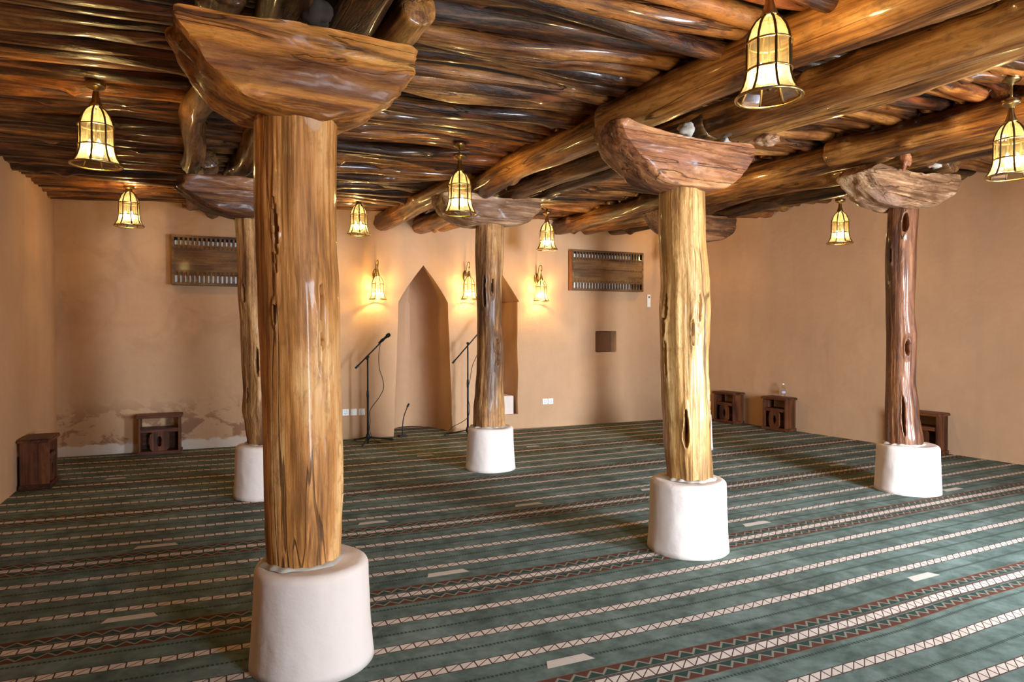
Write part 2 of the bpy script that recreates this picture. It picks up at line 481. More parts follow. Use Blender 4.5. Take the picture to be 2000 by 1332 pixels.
def quad_wall(name, p, q, th, z1=3.7, gap=None):
    d = (V(q) - V(p)); L = d.length; a = math.atan2(d.y, d.x)
    bm = bmesh.new()
    if gap:          # an open doorway in the wall
        box(bm, (-0.3, 0, -0.15), (gap[0], th, z1)); box(bm, (gap[0], 0, gap[2]), (gap[1], th, z1)); box(bm, (gap[1], 0, -0.15), (L + 0.3, th, z1))
    else:
        box(bm, (-0.3, 0, -0.15), (L + 0.3, th, z1))
    o = mesh_obj(name, bm, M['plaster']); o.location = (p[0], p[1], 0); o.rotation_euler = (0, 0, a)
    return struct(o)
YF = -0.6
quad_wall('wall_left', (-1.72, YF, 0), (-0.955, 9.6, 0), 0.5)      # thickness to the left
quad_wall('wall_right', (8.375, 8.75, 0), (8.69, YF, 0), 0.5, gap=(7.85, 8.95, 2.1))
# front wall, behind the camera, with three open doorways
DOORS = [(1.9, 0.45), (5.0, 0.75)]
DZ = 2.15
bm = bmesh.new()
xs = -2.1
for cx, hw in DOORS:
    box(bm, (xs, YF - 0.5, -0.15), (cx - hw, YF, 3.7)); box(bm, (cx - hw, YF - 0.5, DZ), (cx + hw, YF, 3.7)); xs = cx + hw
box(bm, (xs, YF - 0.5, -0.15), (9.4, YF, 3.7))
struct(mesh_obj('wall_front', bm, M['plaster']))
bm = bmesh.new(); box(bm, (-3, YF - 4, -0.3), (10.5, 11.5, -0.012)); struct(mesh_obj('floor', bm, M['plaster']))
# roof earth above the poles, following the slope of the poles
def pole_z(x): return 3.04 + 0.03 * x
bm = bmesh.new()
vs = [bm.verts.new(c) for c in ((-2.6, YF - 0.8, pole_z(-2.6) + 0.10), (10, YF - 0.8, pole_z(10) + 0.10), (10, 10.8, pole_z(10) + 0.10), (-2.6, 10.8, pole_z(-2.6) + 0.10))]
vt = [bm.verts.new(v.co + V((0, 0, 0.45))) for v in vs]
bm.faces.new(vs[::-1]); bm.faces.new(vt)
for i in range(4): bm.faces.new((vs[i], vs[(i + 1) % 4], vt[(i + 1) % 4], vt[i]))
struct(mesh_obj('ceiling', bm, M['roof']))

# carpet, wall to wall, running into the prayer niche
bm = bmesh.new()
pts = [(-1.715, YF + .005), (8.685, YF + .005), (8.385, 8.50)]
for i in range(25):
    q = math.pi * i / 24; w_ = W(4.43 + .44 * math.cos(q), 0, .004 - .93 * math.sin(q)); pts.append((w_.x, w_.y))
pts.append((-.97, 9.44))
top = [bm.verts.new((x, y, -0.0015)) for x, y in pts]; bot = [bm.verts.new((x, y, -0.0115)) for x, y in pts]
bm.faces.new(top); bm.faces.new(bot[::-1])
for i in range(len(pts)):
    j = (i + 1) % len(pts); bm.faces.new((bot[i], bot[j], top[j], top[i]))
DASH = [(1.54, 2.51, .24), (1.47, 3.80, .27), (4.0, 2.30, .25), (-.23, 3.96, .26), (3.99, 3.575, .27), (2.72, 4.975, .27), (-.11, 5.23, .28), (4.03, 4.855, .28),
        (-.41, 7.78, .2), (2.78, 7.50, .22), (4.24, 7.365, .2), (1.4, 5.09, .24), (6.5, 3.35, .27), (6.6, 4.63, .27)]
def vline(x, k):
    xc = min(x, 4.0)
    return 2.468 + 0.238 + 1.268 * k - 0.135 * xc + 0.0115 * xc * xc - 0.043 * (x - xc)
for x0, y0, L in DASH:
    k = round((y0 - vline(x0, 0)) / 1.268)
    yy = vline(x0, k)
    vs = [bm.verts.new((x0 + dx, vline(x0 + dx, k) + dy, -0.0005)) for dx, dy in ((0, -0.032), (L, -0.032), (L - 0.02, 0.03), (0.03, 0.03))]
    f = bm.faces.new(vs); f.material_index = 1
o = mesh_obj('carpet', bm, [M['carpet'], M['dash']])
tag(o, 'green wall-to-wall carpet woven with cream ladder stripes and maroon zigzag bands', 'carpet')

# masonry steps inside the second niche
bm = bmesh.new()
box(bm, (5.24, 0.06, 0.1), (5.865, 0.98, 0.50), 0.02); box(bm, (5.24, 0.55, 0.1), (5.80, 0.98, 0.82), 0.02)
o = mesh_obj('trim_1', bm, M['plinth']); o.location = A; o.rotation_euler = (0, 0, WA); struct(o)

M['niche_back'] = simple('brown_niche_back', (0.15, 0.065, 0.028), 0.95, var=0.2, vscale=9, spec=0.1)
bm = bmesh.new(); box(bm, (7.262, 0.16, 1.15), (7.64, 0.49, 1.48), 0.01)  # plain brown block filling the back of the small square niche
o = mesh_obj('trim_2', bm, M['niche_back']); o.location = A; o.rotation_euler = (0, 0, WA); struct(o)

# ------------------------------------------------------------------ columns
PROF = {
 'C1':[(0.451, -0.036, 0.02, 0.163), (0.597, -0.036, 0.019, 0.168), (0.762, -0.034, 0.019, 0.173), (0.903, -0.034, 0.019, 0.174), (1.138, -0.038, 0.021, 0.173), (1.371, -0.043, 0.023, 0.174), (1.558, -0.047, 0.026, 0.179), (1.698, -0.05, 0.027, 0.179), (1.884, -0.057, 0.031, 0.177), (2.069, -0.061, 0.033, 0.178), (2.301, -0.06, 0.033, 0.178), (2.543, -0.057, 0.031, 0.18)],
 'C2':[(0.47, 0.004, -0.002, 0.154), (0.634, -0.007, 0.004, 0.162), (0.775, -0.023, 0.012, 0.171), (0.962, -0.02, 0.011, 0.16), (1.243, -0.041, 0.022, 0.148), (1.523, -0.052, 0.028, 0.144), (1.896, -0.068, 0.037, 0.15), (2.175, -0.077, 0.042, 0.148), (2.547, -0.091, 0.05, 0.152)],
 'C3':[(0.459, -0.019, 0.01, 0.172), (0.637, -0.017, 0.009, 0.17), (0.86, -0.012, 0.006, 0.153), (1.083, -0.002, 0.001, 0.147), (1.305, 0.001, -0.0, 0.144), (1.638, -0.011, 0.006, 0.13), (1.971, -0.014, 0.007, 0.139), (2.303, -0.009, 0.005, 0.15), (2.646, -0.006, 0.003, 0.147)],
 'C4':[(0.474, 0.012, -0.006, 0.152), (0.776, -0.007, 0.004, 0.157), (1.094, -0.02, 0.011, 0.157), (1.306, -0.026, 0.014, 0.159), (1.517, -0.025, 0.014, 0.167), (1.658, -0.024, 0.013, 0.172), (1.799, -0.023, 0.012, 0.163), (2.185, -0.043, 0.023, 0.157), (2.507, -0.044, 0.024, 0.153)],
 'C5':[(0.438, -0.034, 0.018, 0.153), (0.756, -0.051, 0.028, 0.135), (1.044, -0.064, 0.035, 0.12), (1.284, -0.06, 0.033, 0.122), (1.428, -0.059, 0.032, 0.124), (1.715, -0.074, 0.04, 0.116), (2.193, -0.074, 0.04, 0.128), (2.669, -0.057, 0.031, 0.128)],
 'C6':[(0.45, 0, 0, 0.15), (1.3, -0.03, 0.01, 0.14), (2.64, -0.02, 0.01, 0.145)],
}
CAPS = {
 'C1':(0.18,[(-0.564, 2.774), (-0.55, 2.72), (-0.514, 2.662), (-0.464, 2.58), (-0.422, 2.525), (-0.373, 2.483), (-0.267, 2.435), (-0.135, 2.418), (0.035, 2.413), (0.169, 2.452), (0.31, 2.533), (0.407, 2.631), (0.462, 2.718), (0.473, 2.81)]),
 'C4':(0.15,[(-0.734, 2.822), (-0.695, 2.726), (-0.63, 2.644), (-0.52, 2.561), (-0.43, 2.496), (-0.331, 2.457), (-0.213, 2.442), (0.006, 2.425), (0.202, 2.47), (0.324, 2.533), (0.414, 2.616), (0.468, 2.699), (0.481, 2.772), (0.458, 2.801), (0.376, 2.796), (0.156, 2.77), (-0.012, 2.762), (-0.135, 2.764), (-0.231, 2.771), (-0.332, 2.772), (-0.447, 2.782), (-0.551, 2.79), (-0.653, 2.8)]),
 'C5':(0.15,[(-0.75, 2.939), (-0.83, 2.887), (-0.89, 2.855), (-0.83, 2.825), (-0.748, 2.753), (-0.644, 2.682), (-0.518, 2.631), (-0.421, 2.617), (-0.302, 2.621), (-0.09, 2.611), (0.128, 2.637), (0.282, 2.698), (0.378, 2.734), (0.462, 2.797), (0.535, 2.88), (0.533, 2.984), (0.193, 2.953), (-0.095, 2.917), (-0.307, 2.909), (-0.48, 2.915), (-0.627, 2.923)]),
 'C3':(0.15,[(-0.641, 2.912), (-0.625, 2.823), (-0.564, 2.726), (-0.476, 2.673), (-0.374, 2.64), (-0.237, 2.609), (-0.097, 2.62), (0.143, 2.627), (0.302, 2.65), (0.39, 2.689), (0.517, 2.798), (0.574, 2.89), (0.581, 2.962), (0.265, 2.922), (0.082, 2.91), (-0.097, 2.919), (-0.294, 2.926)]),
 'C2':(0.15,[(-0.703, 2.825), (-0.715, 2.721), (-0.608, 2.655), (-0.486, 2.562), (-0.288, 2.509), (-0.096, 2.493), (0.178, 2.529), (0.405, 2.628), (0.545, 2.758), (0.593, 2.896), (-0.093, 2.845)]),
 'C6':(0.15,[(-0.726, 2.95), (-0.671, 2.863), (-0.5, 2.723), (-0.242, 2.634), (0.1, 2.615), (0.33, 2.645), (0.5, 2.711), (0.618, 2.821), (0.617, 2.953), (-0.072, 2.95)]),
}
HOLES = {
 'C1':[(1.907, -0.146, 0.012, 0.165), (1.57, -0.152, 0.009, 0.042), (1.558, 0.043, 0.014, 0.146), (0.797, 0.122, 0.012, 0.106)],
 'C4':[(1.658, -0.149, 0.021, 0.089), (1.517, -0.159, 0.021, 0.071), (1.306, -0.147, 0.021, 0.124), (1.658, 0.073, 0.014, 0.099), (1.482, 0.025, 0.011, 0.089), (0.882, -0.011, 0.018, 0.089), (0.793, -0.011, 0.025, 0.078), (1.023, 0.154, 0.011, 0.106)],
 'C5':[(2.488, -0.034, 0.034, 0.087), (1.341, -0.009, 0.029, 0.067), (0.708, -0.036, 0.014, 0.192), (2.193, -0.15, 0.014, 0.067)],
 'C3':[(1.277, 0.079, 0.028, 0.145), (1.915, -0.065, 0.022, 0.167), (1.971, 0.023, 0.017, 0.078)],
 'C2':[(1.826, -0.169, 0.019, 0.084), (1.219, -0.061, 0.023, 0.131), (0.915, -0.151, 0.014, 0.07)],
 'C6':[],
}
COLS = {'C1': (0.65, 3.10), 'C2': (0.92, 6.41), 'C3': (3.25, 6.45), 'C4': (3.26, 3.44), 'C5': (6.24, 3.69), 'C6': (6.05, 6.33)}

def trunk_bm(key, seed, segs, rows, rough):
    tab = PROF[key]; z0 = tab[0][0] - 0.05; z1 = tab[-1][0] + 0.06
    bx, by = COLS[key]
    dvec = V((bx, by, 0)).normalized(); face = math.atan2(-dvec.y, -dvec.x)   # direction towards the viewer's corner
    rt = V((dvec.y, -dvec.x, 0))
    holes = []
    for z, d, w, h in HOLES[key]:
        cx, cy, r = interp(tab, z)
        lat = d - (V((cx, cy, 0)).dot(rt))
        q = max(-0.97, min(0.97, lat / r))
        holes.append((face + math.asin(q), z, max(w, 0.010), h))
    bm = bmesh.new(); rws = []
    for i in range(rows + 1):
        z = z0 + (z1 - z0) * i / rows
        cx, cy, r = interp(tab, z)
        row = []
        for k in range(segs):
            a = 2 * math.pi * k / segs
            ca, sa = math.cos(a), math.sin(a)
            d = 1.0
            d += 0.05 * rough * nz(ca * 1.3 + seed, sa * 1.3, z * 1.1)
            d += 0.055 * rough * nz(ca * 3.0 + seed * 2, sa * 3.0 + 4, z * 0.7)
            d += 0.022 * rough * nz(ca * 7 + seed, sa * 7, z * 1.8)
            g = nz(ca * 5 + seed * 3, sa * 5, z * 0.45 + seed)
            d -= 0.035 * max(0.0, 0.05 - abs(g)) / 0.05 * (0.5 + 0.5 * nz(ca * 2, sa * 2, z * 2 + seed))
            dr = 0.0
            for ha, hz, hw, hh in holes:
                da = (a - ha + math.pi) % (2 * math.pi) - math.pi
                if abs(da) > 0.9 or abs(z - hz) > hh * 2.2: continue
                w = hw * (0.75 + 0.5 * nz(z * 8, hz, seed))
                e = ((da + 0.05 * nz(z * 5, seed, hz)) * r / w) ** 2 + ((z - hz) / hh) ** 2
                if e < 1: dr -= 0.085 * math.sqrt(1 - e)
                elif e < 4.0: dr += 0.010 * (1 - (e - 1) / 3.0)
            rr = r * d + dr
            row.append(bm.verts.new((cx + ca * rr, cy + sa * rr, z)))
        rws.append(row)
    for a, b in zip(rws, rws[1:]):
        for k in range(segs):
            j = (k + 1) % segs
            bm.faces.new((a[k], a[j], b[j], b[k]))
    bm.faces.new(rws[0][::-1]); bm.faces.new(rws[-1])
    return bm

def capital_bm(key, seed, half, rough=1.0):
    pts = [V((x, 0, z)) for x, z in CAPS[key][1]]
    # resample closed outline
    n = 110
    closed = pts + [pts[0]]
    L = [0.0]
    for a, b in zip(closed, closed[1:]): L.append(L[-1] + (b - a).length)
    out = []
    for i in range(n):
        d = L[-1] * i / n
        for j in range(len(closed) - 1):
            if L[j + 1] >= d:
                t = (d - L[j]) / max(1e-6, L[j + 1] - L[j]); out.append(closed[j].lerp(closed[j + 1], t)); break
    for _ in range(2):
        out = [(out[i - 1] + out[i] * 2 + out[(i + 1) % n]) / 4 for i in range(n)]
    c = sum(out, V()) / n
    bm = bmesh.new()
    def disp(p, amt):
        f = noise.fractal(p * V((2.2, 5, 7)).length * 0.0 + V((p.x * 3 + seed, p.y * 9, p.z * 11)), 1.0, 2.0, 4)
        g = nz(p.x * 2.0 + seed, p.y * 14, p.z * 14)
        return amt * (f * 0.7 + g * 0.6)
    ring_sets = []
    NS = 12
    for k in range(NS + 1):
        t = k / NS
        y = -half + 2 * half * t
        edge = min(t, 1 - t)
        sc = 1.0 - 0.03 * max(0, 1 - edge / 0.09) ** 2
        row = []
        for p in out:
            q = c + (p - c) * sc; q = V((q.x, y, q.z))
            dirn = (p - c).normalized()
            q += dirn * disp(q, 0.030 * rough)
            q.x += 0.03 * nz(y * 4, seed, p.z * 3)
            row.append(q)
        ring_sets.append(row)
    def cap_rings(row, sign):
        rs = []
        for s in (0.97, 0.92, 0.86, 0.8, 0.73, 0.66, 0.58, 0.5, 0.42, 0.34, 0.26, 0.18, 0.09):
            rr = []
            for p in row:
                cc = V((c.x, p.y, c.z)); q = cc + (p - cc) * s
                q.y += sign * (0.006 + disp(V((q.x, 3 + sign, q.z)), 0.030 * rough))
                rr.append(q)
            rs.append(rr)
        return rs
    front = cap_rings(ring_sets[0], -1)[::-1]
    back = cap_rings(ring_sets[-1], 1)
    allr = front + ring_sets + back
    vr = [[bm.verts.new(p) for p in r] for r in allr]
    for a, b in zip(vr, vr[1:]):
        for i in range(n):
            j = (i + 1) % n
            bm.faces.new((a[i], a[j], b[j], b[i]))
    bm.faces.new(vr[0][::-1]); bm.faces.new(vr[-1])
    bmesh.ops.recalc_face_normals(bm, faces=bm.faces)
    return bm

def plinth_bm(rt, rb, h, seed):
    bm = bmesh.new()
    prof = [(rb * 0.9, -0.001)]
    for i in range(14):
        t = i / 13; prof.append((rb + (rt - rb) * t + 0.008 * (1 - t) ** 4, 0.0 + (h - 0.04) * t))
    for i in range(1, 7):
        a = i / 6 * math.pi / 2; prof.append((rt - 0.035 + 0.035 * math.cos(a), h - 0.04 + 0.036 * math.sin(a)))
    for i in range(1, 8): prof.append((rt - 0.035 - (rt - 0.09) * i / 7, h - 0.004 + 0.012 * (i / 7) ** 2))
    rows = lathe(bm, prof, 96)
    for r in rows:
        for v in r:
            a = math.atan2(v.co.y, v.co.x); q = math.hypot(v.co.x, v.co.y)
            d = 1 + 0.022 * nz(math.cos(a) * 1.2 + seed, math.sin(a) * 1.2, v.co.z * 2) + 0.008 * nz(math.cos(a) * 5 + seed, math.sin(a) * 5, v.co.z * 9)
            v.co.x *= d; v.co.y *= d
            if v.co.z > h - 0.05: v.co.z += 0.010 * nz(v.co.x * 5, v.co.y * 5, seed)
    bm.faces.new(rows[-1]); bm.faces.new(rows[0][::-1])
    return bm

def collar_bm(key, h, seed):
    """ragged lime collar where the trunk is bedded in the plinth"""
    cx, cy, r = PROF[key][0][1:]
    bm = bmesh.new(); segs = 96; rows = []
    for j, (dr, dz) in enumerate(((0.024, 0.0), (0.016, 0.006), (0.006, 0.012), (-0.03, 0.014))):
        row = []
        for k in range(segs):
            a = 2 * math.pi * k / segs
            n = nz(math.cos(a) * 3.5 + seed, math.sin(a) * 3.5, j * 0.4)
            rr = r + dr * (0.9 + 1.0 * n) + 0.002
            row.append(bm.verts.new((cx + rr * math.cos(a), cy + rr * math.sin(a), h + dz * (1 + 1.0 * n) - 0.002)))
        rows.append(row)
    for a, b in zip(rows, rows[1:]):
        for k in range(segs):
            bm.faces.new((a[k], a[(k + 1) % segs], b[(k + 1) % segs], b[k]))
    return bm

COLDEF = {
 'C1': ('thick honey-coloured log column with a broad half-moon bracket, nearest the camera', 'trunk_honey', 'cap_orange', .252, .268, .458, 224, 300, 0.55, .19),
 'C2': ('gnarled log column with dark bracket standing behind the nearest thick column', 'trunk_grey', 'cap_dark', .25, .262, .47, 128, 180, 1.25, .17),
 'C3': ('wavy log column with greyish bracket standing in front of the second wall niche', 'trunk_grey', 'cap_tan', .247, .262, .46, 144, 200, 1.1, .17),
 'C4': ('glossy pale log column with boat-shaped reddish bracket in the middle of the carpet', 'trunk_pale', 'cap_red', .256, .268, .485, 200, 260, 0.9, .16),
 'C5': ('slim dark reddish-brown log column with ragged pale bracket before the right wall', 'trunk_red', 'cap_tan', .262, .272, .44, 144, 200, 0.9, .17),
 'C6': ('log column almost hidden behind the glossy pale middle column', 'trunk_grey', 'cap_dark', .25, .262, .455, 96, 120, 1.0, .16),
}
for i, (k, (lab, tm, cm, rt_, rb_, h, sg, rw, rough, half)) in enumerate(COLDEF.items()):
    t = thing('log_column', lab, 'column', (*COLS[k], 0), group='log columns on plaster plinths')
    mesh_obj('plinth', plinth_bm(rt_, rb_, h, i * 3.7), M['plinth'], t, True)
    mesh_obj('lime_collar', collar_bm(k, h, i * 5.1), M['mortar'], t, True)
    mesh_obj('trunk', trunk_bm(k, i * 7.3 + 1, sg, rw, rough), M[tm], t, True)
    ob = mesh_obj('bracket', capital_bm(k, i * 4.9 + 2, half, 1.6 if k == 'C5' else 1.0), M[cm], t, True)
    ob.data.set_sharp_from_angle(angle=R(48))

# ------------------------------------------------------------------ logs
def log_bm(L, r0, r1, seed, segs=14, rows=44, bend=0.03, rough=1.0, knots=3, tipcut=0.0, rr=None):
    g = rr or random.Random(int(seed * 1000))
    kn = [(g.uniform(-L / 2, L / 2), g.uniform(0, 6.28), g.uniform(0.04, 0.08), g.uniform(0.15, 0.4)) for _ in range(knots)]
    bm = bmesh.new(); rws = []
    for i in range(rows + 1):
        t = i / rows; z = -L / 2 + L * t
        r = r0 + (r1 - r0) * t
        cx = bend * nz(seed, z * 0.8, 1.5) * 2; cy = bend * nz(seed + 9, z * 0.8, 3.5) * 2
        row = []
        for k in range(segs):
            a = 2 * math.pi * k / segs; ca, sa = math.cos(a), math.sin(a)
            d = 1 + rough * (0.13 * nz(ca + seed, sa, z * 1.3) + 0.09 * nz(ca * 2.5 + seed, sa * 2.5, z * 2.5) + 0.05 * nz(ca * 4, sa * 4 + seed, z * 0.7))
            for kz, ka, kw, kh in kn:
                dz = (z - kz) / kw
                if abs(dz) > 2: continue
                da = ((a - ka + math.pi) % (2 * math.pi) - math.pi) * r / kw
                d += kh * math.exp(-(dz * dz + da * da) * 1.6) * rough
            row.append(bm.verts.new((cx + ca * r * d, cy + sa * r * d, z + (0.02 * nz(ca, sa, seed) if i in (0, rows) else 0))))
        rws.append(row)
    for a, b in zip(rws, rws[1:]):
        for k in range(segs):
            j = (k + 1) % segs
            bm.faces.new((a[k], a[j], b[j], b[k]))
    for r_, sg in ((rws[0], -1), (rws[-1], 1)):
        c = sum((v.co for v in r_), V()) / segs
        inn = [bm.verts.new(c + (v.co - c) * 0.86 + V((0, 0, sg * 0.008))) for v in r_]
        for k in range(segs):
            j = (k + 1) % segs
            bm.faces.new((r_[j], r_[k], inn[k], inn[j]) if sg < 0 else (r_[k], r_[j], inn[j], inn[k]))
        bm.faces.new(inn[::-1] if sg < 0 else inn)
    return bm

def orient(o, p, q):
    p, q = V(p), V(q); o.location = (p + q) / 2
    o.rotation_mode = 'QUATERNION'; o.rotation_quaternion = (q - p).to_track_quat('Z', 'Y')

def beam(p, q, r0, r1, seed, label, mat='beam', bend=0.05, rough=0.8, group=None):
    L = (V(q) - V(p)).length
    o = mesh_obj('roof_beam', log_bm(L, r0, r1, seed, 40, max(40, int(L * 26)), bend, rough, int(L * 2)), M[mat], None, True)
    orient(o, p, q)
    return tag(o, label, 'beam', group)
# left row (over the two left columns)
beam((0.40, 3.25, 2.99), (0.38, 6.62, 3.01), .095, .080, 1.1, 'thin crooked dark beam, outermost over the thick near column', 'beam_dark', 0.09, 1.5)
beam((0.74, 3.2, 2.99), (0.72, 6.7, 2.99), .11, .10, 2.3, 'dark beam running back in the middle behind the thick near column', 'beam_dark', 0.06, 1.2)
beam((1.12, 2.97, 3.00), (1.05, 6.75, 2.99), .085, .10, 3.4, 'beam with a flat sawn orange end above the thick near column', 'beam', 0.03)
beam((1.02, -1.1, 3.03), (0.86, 3.45, 3.03), .15, .13, 4.2, 'heavy dark beam passing overhead in front of the thick near column', 'beam_dark', 0.05, 1.1)
beam((0.52, -1.1, 3.03), (0.5, 3.5, 3.02), .13, .12, 5.2, 'dark beam at the very top edge over the bracket of the thick near column', 'beam_dark', 0.05, 1.1)
for j, (xa, xb) in enumerate(((0.50, 0.46), (0.74, 0.72), (1.02, 1.06))):
    beam((xa, 9.5, 3.05), (xb, 6.3, 3.03), .085, .085, 6.2 + j, ('outer', 'middle', 'inner')[j] + ' beam from the dark bracket behind the thick near column to the back wall', 'beam_dark')
# middle row
beam((2.93, 3.92, 3.02), (3.30, -1.1, 3.05), .135, .165, 11.4, 'largest bright orange-brown beam running overhead to the top right from the middle bracket', 'beam', 0.03, 0.6)
beam((3.55, 4.0, 3.00), (3.76, -1.1, 3.00), .12, .15, 12.1, 'dark beam beside the large bright beam, second over the middle bracket', 'beam', 0.03, 0.8)
beam((3.80, 4.1, 2.98), (4.10, -1.1, 3.00), .09, .11, 13.7, 'lowest and thinnest of the three beams leaving the middle bracket to the right', 'beam', 0.03, 0.8)
beam((3.12, 7.0, 3.02), (3.02, 3.55, 3.02), .125, .135, 14.8, 'golden knotty beam between the middle bracket and the greyish bracket', 'beam', 0.04, 0.8)
beam((3.50, 7.0, 3.03), (3.50, 3.5, 3.01), .10, .11, 15.5, 'dark beam behind the golden knotty beam, second of three', 'beam_dark', 0.05, 1.1)
beam((3.86, 7.0, 3.05), (3.84, 3.5, 3.00), .085, .09, 16.2, 'dark reddish beam farthest right between the middle and greyish brackets', 'beam_dark', 0.05, 1.1)
beam((2.85, 9.25, 3.02), (2.93, 6.55, 3.07), .125, .12, 17.9, 'golden beam end entering the back wall above the pointed niche, leftmost of three', 'beam', 0.03, 1.1)
beam((3.40, 9.2, 3.00), (3.42, 6.3, 3.05), .12, .11, 18.3, 'knotty brown beam end entering the back wall, centre one above the pointed niche', 'beam', 0.03, 1.2)
beam((3.78, 9.2, 3.01), (3.82, 6.3, 3.05), .105, .10, 19.6, 'short brown beam end entering the back wall, rightmost above the pointed niche', 'beam', 0.03, 1.1)
# right row
beam((5.62, 9.0, 3.10), (5.52, 3.45, 3.09), .125, .13, 21.4, 'golden beam running to the back wall, left one of the right-hand three', 'beam', 0.03, 0.9)
beam((6.12, 9.0, 3.10), (6.05, 3.4, 3.07), .12, .12, 22.4, 'brown beam running to the back wall, centre one of the right-hand three', 'beam', 0.04, 0.9)
beam((6.58, 9.0, 3.11), (6.42, 3.4, 3.06), .12, .115, 23.4, 'dark beam running to the back wall, right one of the right-hand three', 'beam_dark', 0.04, 0.9)
beam((5.50, 3.95, 3.11), (5.62, -1.1, 3.12), .13, .145, 24.4, 'beam behind the right lamp, left one over the ragged pale bracket', 'beam', 0.03, 0.8)
beam((5.98, 4.0, 3.09), (5.84, -1.1, 3.10), .10, .11, 25.4, 'beam over the middle of the ragged pale bracket', 'beam', 0.03, 0.8)
beam((6.36, 4.0, 3.08), (6.22, -1.1, 3.09), .10, .11, 26.4, 'dark thin beam farthest right over the ragged pale bracket', 'beam_dark', 0.03, 0.9)

# small wedges and stones packed between beams and brackets
def wedge(name, label, cat, loc, size, seed, mat, rot=(0, 0, 0)):
    bm = bmesh.new(); bmesh.ops.create_icosphere(bm, subdivisions=3, radius=1.0)
    for v in bm.verts:
        d = 1 + 0.6 * nz(v.co.x * 1.2 + seed, v.co.y * 1.2, v.co.z * 1.2) + 0.25 * nz(v.co.x * 4 + seed, v.co.y * 4, v.co.z * 4)
        v.co = V((v.co.x * size[0], v.co.y * size[1], v.co.z * size[2])) * d
    o = mesh_obj(name, bm, mat, None, True); o.location = loc; o.rotation_euler = rot
    return tag(o, label, cat)
wedge('packing_stone', 'white stone packed between the two big beams on the middle bracket', 'stone', (3.30, 3.52, 2.90), (.042, .06, .055), 2, M['mortar'])
wedge('packing_stone', 'small white stone under the second beam on the middle bracket', 'stone', (3.70, 3.55, 2.85), (.035, .05, .055), 5, M['mortar'])
wedge('wood_wedge', 'orange wood wedge under the lowest beam at the right tip of the middle bracket', 'wedge', (3.86, 3.3, 2.86), (.07, .06, .05), 8, M['cap_tan'])
wedge('wood_wedge', 'reddish splinter of wood hanging under the beam over the ragged pale bracket', 'wedge', (5.75, 3.45, 3.0), (.045, .04, .11), 3, M['cap_red'])
wedge('wood_wedge', 'small pink wood block between beams above the ragged pale bracket', 'wedge', (6.18, 3.5, 3.02), (.04, .05, .045), 4, M['cap_tan'])
wedge('packing_stone', 'white stone between beams above the ragged pale bracket', 'stone', (6.30, 3.5, 3.00), (.06, .05, .03), 6, M['mortar'])
wedge('packing_stone', 'dark grey stone wedged on top of the half-moon bracket of the near column', 'stone', (0.66, 3.02, 2.90), (.06, .06, .07), 9, M['roof'])

# ------------------------------------------------------------------ ceiling poles
def make_poles():
    bays = [('left', -1.32, 0.62, 'dark varnished crooked ceiling pole spanning the bay beside the left wall', 9.45, 1.2),
            ('mid', 0.52, 3.28, 'dark varnished crooked ceiling pole spanning the bay between left and middle beams', 9.25, 0.4),
            ('right', 3.16, 5.72, 'brown varnished ceiling pole spanning the bay between middle and right beams', 8.95, 0.6),
            ('far', 5.6, 8.62, 'brown varnished ceiling pole spanning the bay beside the right wall', 8.65, 1.6)]
    for bi, (nm, x0, x1, lab, ytop, yend) in enumerate(bays):
        L = x1 - x0 + 0.25
        protos = []
        for v in range(14):
            g = random.Random(bi * 100 + v)
            ra = g.uniform(.056, .086)
            bm = log_bm(L, ra, ra * g.uniform(.68, .9), bi * 20 + v * 1.37 + 0.5, 16, 54, g.uniform(.025, .06), 1.35, g.randint(2, 5), rr=g)
            me = bpy.data.meshes.new('ceiling_pole'); bm.normal_update(); bm.to_mesh(me); bm.free(); me.materials.append(M['pole'])
            for p in me.polygons: p.use_smooth = True
            protos.append((me, ra))
        y = ytop; last = -1; k = 0
        while y > yend:
            i = rng.randrange(14)
            while i == last: i = rng.randrange(14)
            last = i
            me, ra = protos[i]
            o = bpy.data.objects.new('ceiling_pole', me); COL.objects.link(o)
            tilt = -0.10 * max(0, y) / 9.4
            cx = (x0 + x1) / 2 + rng.uniform(-.05, .05)
            dz = rng.uniform(-.012, .03)
            p = V((cx - L / 2, y - tilt * L / 2 + rng.uniform(-.03, .03), pole_z(cx - L / 2) + ra + dz + rng.uniform(-.01, .01)))
            q = V((cx + L / 2, y + tilt * L / 2 + rng.uniform(-.03, .03), pole_z(cx + L / 2) + ra + dz + rng.uniform(-.01, .01)))
            if rng.random() < .5: p, q = q, p
            orient(o, p, q)
            roll = Quaternion((0, 0, 1), rng.uniform(0, 6.28)); o.rotation_quaternion = o.rotation_quaternion @ roll
            tag(o, lab, 'ceiling pole', 'ceiling poles of the ' + nm + ' bay')
            y -= rng.uniform(.108, .146) ; k += 1
make_poles()

